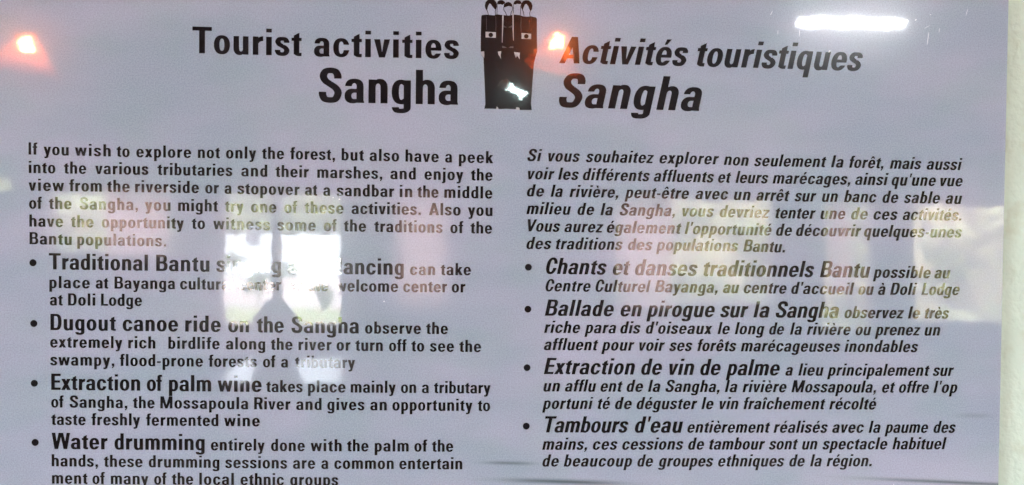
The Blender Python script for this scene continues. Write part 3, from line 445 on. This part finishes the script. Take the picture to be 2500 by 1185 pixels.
L.append((xp, 4.6, YB - 0.12, YB, 0, 3.0))
tag(boxes('back_wall', L, M_room), kind='structure')
SIDE = (-2.8, -1.4, 1.05, 2.15)  # unseen side openings, added and sized to let skylight onto the board
for s in (-1, 1):
    x0, x1 = sorted((s * 4.6, s * 4.72)); y0, y1, z0, z1 = SIDE
    tag(boxes('side_wall', [(x0, x1, -5.0, y0, 0, 3), (x0, x1, y1, 0.2, 0, 3), (x0, x1, y0, y1, 0, z0), (x0, x1, y0, y1, z1, 3)], M_room), kind='structure')
G_ = 'wooden window frames in the wall behind the viewer'
desc = ['small high ventilation window at the far left end', 'leftmost wide window frame with pink curtain', 'narrow window frame left of the slim post, bright river beyond', 'window frame right of the slim post, bright river beyond',
        'small window frame near the middle of the wall', 'wide window frame right of the middle with pink curtain', 'slim window frame left of the corner window', 'rightmost window frame before the corner with bushes outside']
for i, (a, b) in enumerate(OPEN):
    z0 = SILL.get(i, ZS); ZT_ = TOP.get(i, ZT)
    wf = empty('window', ((a + b) / 2, YB - 0.06, z0)); tag(wf, desc[i], 'window', G_)
    o = boxes('frame', [(-(b - a) / 2, -(b - a) / 2 + 0.011, -0.05, 0.05, 0, ZT_ - z0), ((b - a) / 2 - 0.011, (b - a) / 2, -0.05, 0.05, 0, ZT_ - z0),
                        (-(b - a) / 2 + 0.011, (b - a) / 2 - 0.011, -0.05, 0.05, ZT_ - z0 - 0.025, ZT_ - z0)], M_wood, wf)
    boxes('sill', [(-(b - a) / 2 + 0.011, (b - a) / 2 - 0.011, -0.05, 0.05, 0, 0.03)], M_wood, wf)

# thin pink curtains
def cloth_mat(name, col, tr):
    m = bpy.data.materials.new(name); m.use_nodes = True
    t = m.node_tree; t.nodes.clear()
    out = t.nodes.new('ShaderNodeOutputMaterial'); d = t.nodes.new('ShaderNodeBsdfDiffuse'); q = t.nodes.new('ShaderNodeBsdfTranslucent'); mxs = t.nodes.new('ShaderNodeMixShader')
    d.inputs[0].default_value = (*col, 1); q.inputs[0].default_value = (*tr, 1); mxs.inputs[0].default_value = 0.6
    t.links.new(d.outputs[0], mxs.inputs[1]); t.links.new(q.outputs[0], mxs.inputs[2]); t.links.new(mxs.outputs[0], out.inputs[0])
    return m
M_curt = cloth_mat('curtain_cloth', (0.55, 0.40, 0.37), (0.62, 0.43, 0.38))
def curtain(x0, x1, z0, z1, label, y=YB + 0.05):
    V = []; F = []; n = 60; mrow = 12
    for j in range(mrow + 1):
        for i in range(n + 1):
            u = i / n
            V.append((x0 + (x1 - x0) * u, y + 0.018 * math.sin(u * (x1 - x0) * 70) * (0.6 + 0.4 * j / mrow) + 0.008 * noise.noise(Vector((u * 6, j * .3, x0))), z1 + (z0 - z1) * j / mrow))
    for j in range(mrow):
        for i in range(n):
            a = j * (n + 1) + i
            F.append((a, a + 1, a + n + 2, a + n + 1))
    return tag(obj('curtain', mesh('curtain', V, F, True), M_curt), label, 'curtain', 'pink curtains at the back windows')
curtain(-2.66, -2.20, 1.26, 1.74, 'pale pink curtain over the right half of the far left window')
curtain(0.96, 1.36, 0.93, 1.74, 'pale pink curtain over the left part of the wide window')
curtain(2.50, 2.66, 1.05, 1.70, 'narrow pink curtain in the slim window near the corner')
curtain(-0.64, -0.24, 0.92, 1.75, 'short pink curtain in the small middle window')

# table, basket
M_table = new_mat('varnished_table', (0.20, 0.11, 0.08), 0.24, 0.3)
b = M_table.node_tree.nodes['Principled BSDF']
tb = empty('table', (-0.94, -3.45, 0)); tag(tb, 'varnished wooden table below the bright double window', 'table')
boxes('tabletop', [(-0.36, 0.36, -0.35, 0.35, 0.72, 0.75)], M_table, tb, bevel=0.004)
for sx in (-1, 1):
    for sy in (-1, 1):
        boxes('leg', [(sx * 0.31 - 0.025, sx * 0.31 + 0.025, sy * 0.30 - 0.025, sy * 0.30 + 0.025, 0, 0.72)], M_wood, tb, bevel=0.003)
M_basket = new_mat('basket_weave', (0.09, 0.06, 0.04), 0.8, 0.2)
prof = [(0.08, 0), (0.11, 0.02), (0.13, 0.09), (0.125, 0.18), (0.10, 0.27), (0.065, 0.32), (0.055, 0.345), (0.05, 0.345), (0.045, 0.32)]
V = []; F = []; ns = 28
for r_, z_ in prof:
    for k_ in range(ns):
        t = 2 * math.pi * k_ / ns
        rr = r_ * (1 + 0.03 * math.sin(k_ * math.pi + z_ * 90)); V.append((rr * math.cos(t), rr * math.sin(t), z_))
for j in range(len(prof) - 1):
    for k_ in range(ns):
        k2 = (k_ + 1) % ns; F.append((j * ns + k_, j * ns + k2, (j + 1) * ns + k2, (j + 1) * ns + k_))
F.append(tuple(range(ns))[::-1])
bk = obj('basket', mesh('basket', V, F, True), M_basket, None, (-1.07, -3.45, 0.75)); tag(bk, 'dark woven basket standing on the varnished table', 'basket')

# pendant lamps: square sheer orange shades with a bare bulb inside
def shade_mat():
    m = bpy.data.materials.new('orange_shade'); m.use_nodes = True
    t = m.node_tree; t.nodes.clear()
    out = t.nodes.new('ShaderNodeOutputMaterial'); d = t.nodes.new('ShaderNodeBsdfDiffuse'); q = t.nodes.new('ShaderNodeBsdfTranslucent'); tr = t.nodes.new('ShaderNodeBsdfTransparent')
    m1 = t.nodes.new('ShaderNodeMixShader'); m2 = t.nodes.new('ShaderNodeMixShader')
    d.inputs[0].default_value = (0.7, 0.22, 0.08, 1); q.inputs[0].default_value = (0.85, 0.26, 0.12, 1); tr.inputs[0].default_value = (1.0, 0.5, 0.3, 1)
    m1.inputs[0].default_value = 0.6; m2.inputs[0].default_value = 0.4
    t.links.new(d.outputs[0], m1.inputs[1]); t.links.new(q.outputs[0], m1.inputs[2]); t.links.new(m1.outputs[0], m2.inputs[1]); t.links.new(tr.outputs[0], m2.inputs[2]); t.links.new(m2.outputs[0], out.inputs[0])
    return m
M_shade = shade_mat()
M_rim = cloth_mat('rim_band', (0.9, 0.30, 0.14), (0.95, 0.32, 0.14))
def emit(name, col, st):
    m = bpy.data.materials.new(name); m.use_nodes = True
    b = m.node_tree.nodes['Principled BSDF']; b.inputs['Base Color'].default_value = (0, 0, 0, 1)
    b.inputs['Emission Color'].default_value = (*col, 1); b.inputs['Emission Strength'].default_value = st
    return m
M_bulb = emit('glowing_bulb', (1.0, 0.56, 0.28), 1500)
M_tube = emit('fluorescent_tube', (0.93, 0.98, 1.0), 300)
M_cfl = emit('compact_tube', (0.72, 1.0, 0.97), 85)
M_cord = new_mat('black_cord', (0.02, 0.02, 0.02), 0.6)
M_cap = new_mat('white_plastic', (0.6, 0.6, 0.6), 0.4)
def pendant(loc, tilt, w, h, label, rotz):
    root = empty('pendant_lamp', loc); root.rotation_euler = (0, R(tilt), R(rotz)); tag(root, label, 'lamp', 'orange pendant lamps')
    V = []; F = []; n = 8
    top = 0.018
    for j in range(n + 1):
        u = j / n; r_ = top + (w / 2 - top) * u; z = h * (0.5 - u)
        for k_ in range(24):
            t = 2 * math.pi * k_ / 24 + math.pi / 4
            c, s = math.cos(t), math.sin(t)
            q = (abs(c) ** 6 + abs(s) ** 6) ** (-1 / 6)
            V.append((r_ * q * c, r_ * q * s, z))
    for j in range(n):
        for k_ in range(24):
            k2 = (k_ + 1) % 24; F.append((j * 24 + k_, j * 24 + k2, (j + 1) * 24 + k2, (j + 1) * 24 + k_))
    obj('lamp_shade', mesh('lamp_shade', V, F, True), M_shade, root)
    P = [V[n * 24 + k_] for k_ in range(24)]
    VV = []; FF = []
    for dz, o_ in ((0.012, 1.0), (-0.010, 1.10), (-0.016, 0.88), (0.010, 0.92)):
        VV += [(p[0] * o_, p[1] * o_, p[2] + dz) for p in P]
    for j in range(4):
        for k_ in range(24):
            k2 = (k_ + 1) % 24; j2 = (j + 1) % 4
            FF.append((j * 24 + k_, j * 24 + k2, j2 * 24 + k2, j2 * 24 + k_))
    obj('shade_rim', mesh('shade_rim', VV, FF, True), M_rim, root)
    bm = bmesh.new(); bmesh.ops.create_uvsphere(bm, u_segments=16, v_segments=10, radius=0.027)
    for v in bm.verts:
        if v.co.z > 0: v.co.z *= 1.5; v.co.x *= 1 - v.co.z * 9; v.co.y *= 1 - v.co.z * 9
    obj('bulb', bm_mesh('bulb', bm, True), M_bulb, root, (0, 0, h * 0.16))
    V, F = tube_path([(0, 0, h * 0.16 + 0.03), (0, 0, h * 0.5), (0.01, 0, (3.0 - loc[2]) * 0.6), (0, 0, 3.0 - loc[2])], 0.004)
    obj('cord', mesh('cord', V, F), M_cord, root)
pendant((-1.965, -2.8, 2.235), 10, 0.20, 0.15, 'orange pendant lamp on the left, reflected near the board corner', 20)
pendant((0.31, -2.8, 2.29), 12, 0.21, 0.16, 'orange pendant lamp in the middle, reflected beside the emblem', 10)

# fluorescent fixture
tl = empty('tube_lamp', (2.0, -3.6, 2.64)); tag(tl, 'short white fluorescent tube lamp hanging from the ceiling on two wires', 'lamp')
V, F = tube_path([(-0.30, 0, 0), (0.30, 0, 0)], 0.019, 14); obj('tube', mesh('tube', V, F, False), M_tube, tl)
boxes('end_cap', [(-0.335, -0.301, -0.022, 0.022, -0.022, 0.05)], M_cap, tl, 0.003); boxes('end_cap', [(0.301, 0.335, -0.022, 0.022, -0.022, 0.05)], M_cap, tl, 0.003)
boxes('housing', [(-0.30, 0.30, -0.02, 0.02, 0.028, 0.05)], M_cap, tl, 0.002)
V, F = tube_path([(-0.25, 0, 0.05), (-0.25, 0, 0.36)], 0.003, 6); obj('wire', mesh('wire', V, F), M_cord, tl)
V, F = tube_path([(0.25, 0, 0.05), (0.25, 0, 0.36)], 0.003, 6); obj('wire', mesh('wire', V, F), M_cord, tl)

# bare compact bulb hanging askew
cb = empty('bare_bulb', (0.142, -3.0, 2.13)); tag(cb, 'bare white energy saving bulb hanging askew, reflected in the emblem', 'lamp')
cb.rotation_euler = (0, R(-57), 0)
for q in range(3):
    a = q * 2.1
    V, F = tube_path([(0.010 * math.cos(a), 0.012 * math.sin(a), -0.045), (0.013 * math.cos(a), 0.013 * math.sin(a), 0.040)], 0.0068, 10)
    obj('glass_tube', mesh('glass_tube', V, F, True), M_cfl, cb)
V, F = tube_path([(0, 0, 0.045), (0, 0, 0.06), (0, 0, 0.085)], [0.02, 0.022, 0.013], 12); obj('socket', mesh('socket', V, F), M_cap, cb)
V, F = tube_path([(0, 0, 0.085), (0.03, 0, 0.12), (0.3, 0, 0.40)], 0.003, 6); obj('cord', mesh('cord', V, F), M_cord, cb)

# ------------------------------------------------------------------ outside: ground, river, trees
M_ground = new_mat('red_earth', (0.42, 0.22, 0.15), 0.95, 0.1)
t = N(M_ground, 'ShaderNodeNewGeometry'); w = N(M_ground, 'ShaderNodeTexNoise'); w.inputs['Scale'].default_value = 0.8; w.inputs['Detail'].default_value = 6; w.inputs['Roughness'].default_value = 0.7
lk(M_ground, t.outputs['Position'], w.inputs['Vector'])
rp = N(M_ground, 'ShaderNodeValToRGB'); lk(M_ground, w.outputs[0], rp.inputs[0])
e = rp.color_ramp.elements
e[0].position = 0.38; e[0].color = (0.66, 0.47, 0.41, 1); e[1].position = 0.58; e[1].color = (0.85, 0.76, 0.68, 1)
x = e.new(0.5); x.color = (0.78, 0.63, 0.57, 1)
lk(M_ground, rp.outputs[0], M_ground.node_tree.nodes['Principled BSDF'].inputs['Base Color'])
M_sand = new_mat('pale_sand', (0.86, 0.84, 0.80), 0.9, 0.1)
M_grass = new_mat('grass', (0.48, 0.55, 0.28), 0.9, 0.1)
def sheet(name, x0, x1, y0, y1, z, mat, seed=0, nx=40, ny=40, amp=0.0):
    V = []; F = []
    for j in range(ny + 1):
        for i in range(nx + 1):
            u, v = i / nx, j / ny
            wob = amp * noise.noise(Vector((u * 7, v * 7, seed)))
            V.append((x0 + (x1 - x0) * u, y0 + (y1 - y0) * v + wob * (1 if j in (0, ny) else 0), z))
    for j in range(ny):
        for i in range(nx):
            a = j * (nx + 1) + i; F.append((a, a + 1, a + nx + 2, a + nx + 1))
    return obj(name, mesh(name, V, F), mat)
tag(sheet('ground', -500, 500, -500, 60, -0.2, M_ground, nx=4, ny=4), kind='structure')
tag(sheet('sandbank', -170, 40, -240, -24.0, -0.19, M_sand, seed=3, nx=60, ny=4, amp=2.5), kind='structure')
# grass tufts strip close to the house
V = []; F = []
rg = random.Random(2)
for _ in range(3200):
    x = rg.uniform(-8, 1); y = rg.uniform(-14.2, -12.8); h = rg.uniform(0.05, 0.2); a = rg.uniform(0, 6.28); w_ = 0.02
    c, s = math.cos(a) * w_, math.sin(a) * w_
    b = len(V); V += [(x - c, y - s, -0.2), (x + c, y + s, -0.2), (x + rg.uniform(-.1, .1), y + rg.uniform(-.1, .1), -0.2 + h)]; F.append((b, b + 1, b + 2))
tag(obj('grass', mesh('grass', V, F), M_grass), 'green grass strip outside the back windows', 'grass', kind='stuff')

def leaf_mat(name, c0, c1, tr=0.25):
    m = new_mat(name, c0, 0.55, 0.3)
    o = N(m, 'ShaderNodeNewGeometry')
    x = N(m, 'ShaderNodeMix', data_type='RGBA'); x.inputs[6].default_value = (*c0, 1); x.inputs[7].default_value = (*c1, 1)
    lk(m, o.outputs['Random Per Island'], x.inputs[0]); lk(m, x.outputs[2], m.node_tree.nodes['Principled BSDF'].inputs['Base Color'])
    return m
M_leaf = leaf_mat('leaf_dark', (0.08, 0.11, 0.04), (0.17, 0.21, 0.08))
M_leaf2 = leaf_mat('leaf_light', (0.20, 0.22, 0.09), (0.52, 0.50, 0.30))
M_bark = new_mat('bark', (0.12, 0.09, 0.07), 0.9, 0.2)
def crown(rnd, clumps, n, size):
    V = []; F = []
    for _ in range(n):
        cx, cy, cz, cr = rnd.choice(clumps)
        d = Vector((rnd.gauss(0, 1), rnd.gauss(0, 1), rnd.gauss(0, 1))).normalized() * cr * rnd.random() ** 0.4
        p = Vector((cx, cy, cz)) + Vector((d.x, d.y, d.z * 0.75))
        e_ = Euler((rnd.uniform(-1, 1), rnd.uniform(-1, 1), rnd.uniform(0, 6.3))).to_matrix()
        s = size * rnd.uniform(0.6, 1.4); b = len(V)
        for q in ((-s, 0, 0), (0, -s * 0.45, 0), (s, 0, 0), (0, s * 0.45, 0)): V.append(p + e_ @ Vector(q))
        F.append((b, b + 1, b + 2, b + 3))
    return V, F
def tree(name, x, y, H, wd, seed, label, cat, group, mat, n=1600, size=0.3, trunk=True, low=0.35):
    rnd = random.Random(seed)
    root = empty(name, (x, y, -0.2)); tag(root, label, cat, group)
    cl = []
    for _ in range(9):
        a = rnd.uniform(0, 6.3); rr = rnd.uniform(0, wd * 0.36)
        cl.append((rr * math.cos(a), rr * math.sin(a), H * rnd.uniform(low, 0.9), wd * rnd.uniform(0.16, 0.28)))
    V, F = crown(rnd, cl, n, size); obj('crown', mesh('crown', V, F), mat, root)
    V = []; F = []
    def add(P, r):
        v, f_ = tube_path(P, r, 7); b = len(V); V.extend(v); F.extend([tuple(i + b for i in t) for t in f_])
    add([(0, 0, 0), (0.02 * H, 0, H * 0.3), (0, 0.01 * H, H * 0.6)], [H * 0.028, H * 0.02, H * 0.01])
    for c in cl[:5]: add([(0.01 * H, 0, H * 0.25), (c[0] * 0.5, c[1] * 0.5, (H * .25 + c[2]) / 2), (c[0], c[1], c[2])], [H * 0.012, H * 0.008, H * 0.003])
    obj('trunk', mesh('trunk', V, F), M_bark, root)
lab = ['far bank tree at the right edge of the double window view', 'far bank tree right of the centre of the double window', 'far bank tree in the middle of the double window view',
       'tall far bank tree at the left of the double window', 'leftmost tree of the far bank', 'added dark tree blocking the sky behind the far left window', 'smaller added dark tree blocking the sky between the far left and double windows',
       'added dark tree blocking the sky behind the small window', 'added dark tree blocking the sky behind the wide window', 'added dark tree blocking the sky behind the corner windows', 'outermost added dark tree blocking the sky beyond the corner']
_ = [ 'leaning dark tree at the left end of the far bank', 'tall dark tree left of the double window view', 'round dark tree behind the small window',
       'wide dark tree beyond the wide window', 'tall far tree right of the wide window', 'dark tree behind the slim window', 'far tree at the right end of the bank']
for i, (x, y, H, wd) in enumerate(((-29, -150, 18, 18), (-37, -153, 19, 18), (-45, -150, 18, 18), (-54, -153, 20, 20), (-64, -151, 20, 20),
                                   (-9.2, -15, 4.6, 4.5), (-5.9 - 2.6, -19, 4.6, 4.2), (0.6, -16, 4.6, 4.6), (4.2, -15.5, 4.8, 4.8), (8.0, -15, 4.8, 4.8), (11.8, -16, 5.2, 5.2))):  # near belt of trees, added to block the sky behind the shrubs
    tree('tree', x, y, H, wd, 10 + i, lab[i], 'tree', 'dark trees behind the house', M_leaf2 if i < 5 else M_leaf, n=4500 if i < 5 else 4200, size=0.95 if i < 5 else 0.22, low=0.03)
sl = ['bright green shrub outside the corner window', 'tall pale green shrub behind the corner window', 'pale shrub outside the wide window', 'green shrub left of the one at the wide window', 'shrub behind the slim window',
      'low shrub outside the far left window', 'larger shrub left of the far left window', 'small shrub outside the small window', 'shrub between the small and wide windows', 'last shrub past the house corner']
for i, (x, y, H, wd) in enumerate(((6.0, -9.2, 1.9, 1.5), (7.6, -10, 2.5, 1.9), (3.7, -10, 2.0, 1.5), (2.3, -9.5, 2.3, 1.2), (4.9, -9.7, 2.2, 1.6),
                                   (-5.4, -10, 2.5, 2.0), (-6.8, -10, 2.7, 2.2), (-0.7, -10.0, 2.5, 1.5), (0.8, -10, 2.5, 1.9), (8.8, -10, 2.8, 2.4))):
    tree('shrub', x, y, H, wd, 40 + i, sl[i], 'shrub', 'shrubs outside the back windows', M_leaf2, n=2600, size=0.085, low=0.12)

for i, (x, y, H, wd) in enumerate(((-4.6, -15.5, 0.8, 0.6), (-7.9, -24.5, 0.8, 0.8), (-5.6, -21.5, 0.6, 1.0), (-3.1, -14.6, 0.5, 0.7))):
    tree('shrub', x, y, H, wd, 90 + i, ['thin bush on the red earth before the left pane', 'dark bush at the edge of the sand', 'low bush on the sand edge near the slim post', 'low bush at the right edge of the bright pane'][i],
         'shrub', 'low bushes on the open ground', M_leaf, n=330, size=0.06, low=0.3)
hut = empty('hut', (-18.2, -62, -0.2)); tag(hut, 'small grey plank hut on the pale sandbank', 'hut')
M_plank = new_mat('grey_planks', (0.10, 0.095, 0.10), 0.9, 0.1)
boxes('wall', [(-0.36, 0.36, -0.4, 0.4, 0, 1.1)], M_plank, hut)
V = [(-.5, -.5, 1.1), (.5, -.5, 1.1), (.5, .5, 1.1), (-.5, .5, 1.1), (-.5, 0, 1.5), (.5, 0, 1.5)]
obj('roof', mesh('roof', V, [(0, 1, 5, 4), (2, 3, 4, 5), (0, 4, 3), (1, 2, 5), (3, 2, 1, 0)]), M_plank, hut)

M_rubble = new_mat('tan_rubble', (0.2, 0.16, 0.1), 0.9, 0.1)
t = N(M_rubble, 'ShaderNodeNewGeometry'); w = N(M_rubble, 'ShaderNodeTexNoise'); w.inputs['Scale'].default_value = 2.6; w.inputs['Detail'].default_value = 6; w.inputs['Roughness'].default_value = 0.7
lk(M_rubble, t.outputs['Position'], w.inputs['Vector'])
rp = N(M_rubble, 'ShaderNodeValToRGB'); lk(M_rubble, w.outputs[0], rp.inputs[0])
e = rp.color_ramp.elements
e[0].position = 0.40; e[0].color = (0.07, 0.06, 0.065, 1); e[1].position = 0.62; e[1].color = (0.44, 0.36, 0.27, 1)
x = e.new(0.5); x.color = (0.29, 0.26, 0.13, 1)
lk(M_rubble, rp.outputs[0], M_rubble.node_tree.nodes['Principled BSDF'].inputs['Base Color'])
gw = empty('garden_wall', (0, -13, -0.2)); tag(gw, 'rough tan rubble garden wall behind the shrubs on the right', 'garden wall')
V = []; F = []
nx, nz = 120, 16
for j in range(nz + 1):
    for i in range(nx + 1):
        x_ = 0.4 + 16 * i / nx; z_ = 2.7 * j / nz
        V.append((x_, 0.16 * noise.noise(Vector((x_ * 3, 0, z_ * 3))), z_ + (0.12 * noise.noise(Vector((x_ * 2.5, 5, 0))) if j == nz else 0)))
for j in range(nz):
    for i in range(nx):
        a = j * (nx + 1) + i; F.append((a, a + 1, a + nx + 2, a + nx + 1))
n0 = len(V)
V += [(p[0], p[1] - 0.45, p[2]) for p in V[nz * (nx + 1):]]
for i in range(nx):
    a = nz * (nx + 1) + i; F.append((a, a + 1, n0 + i + 1, n0 + i))
obj('rubble_face', mesh('rubble_face', V, F), M_rubble, gw)
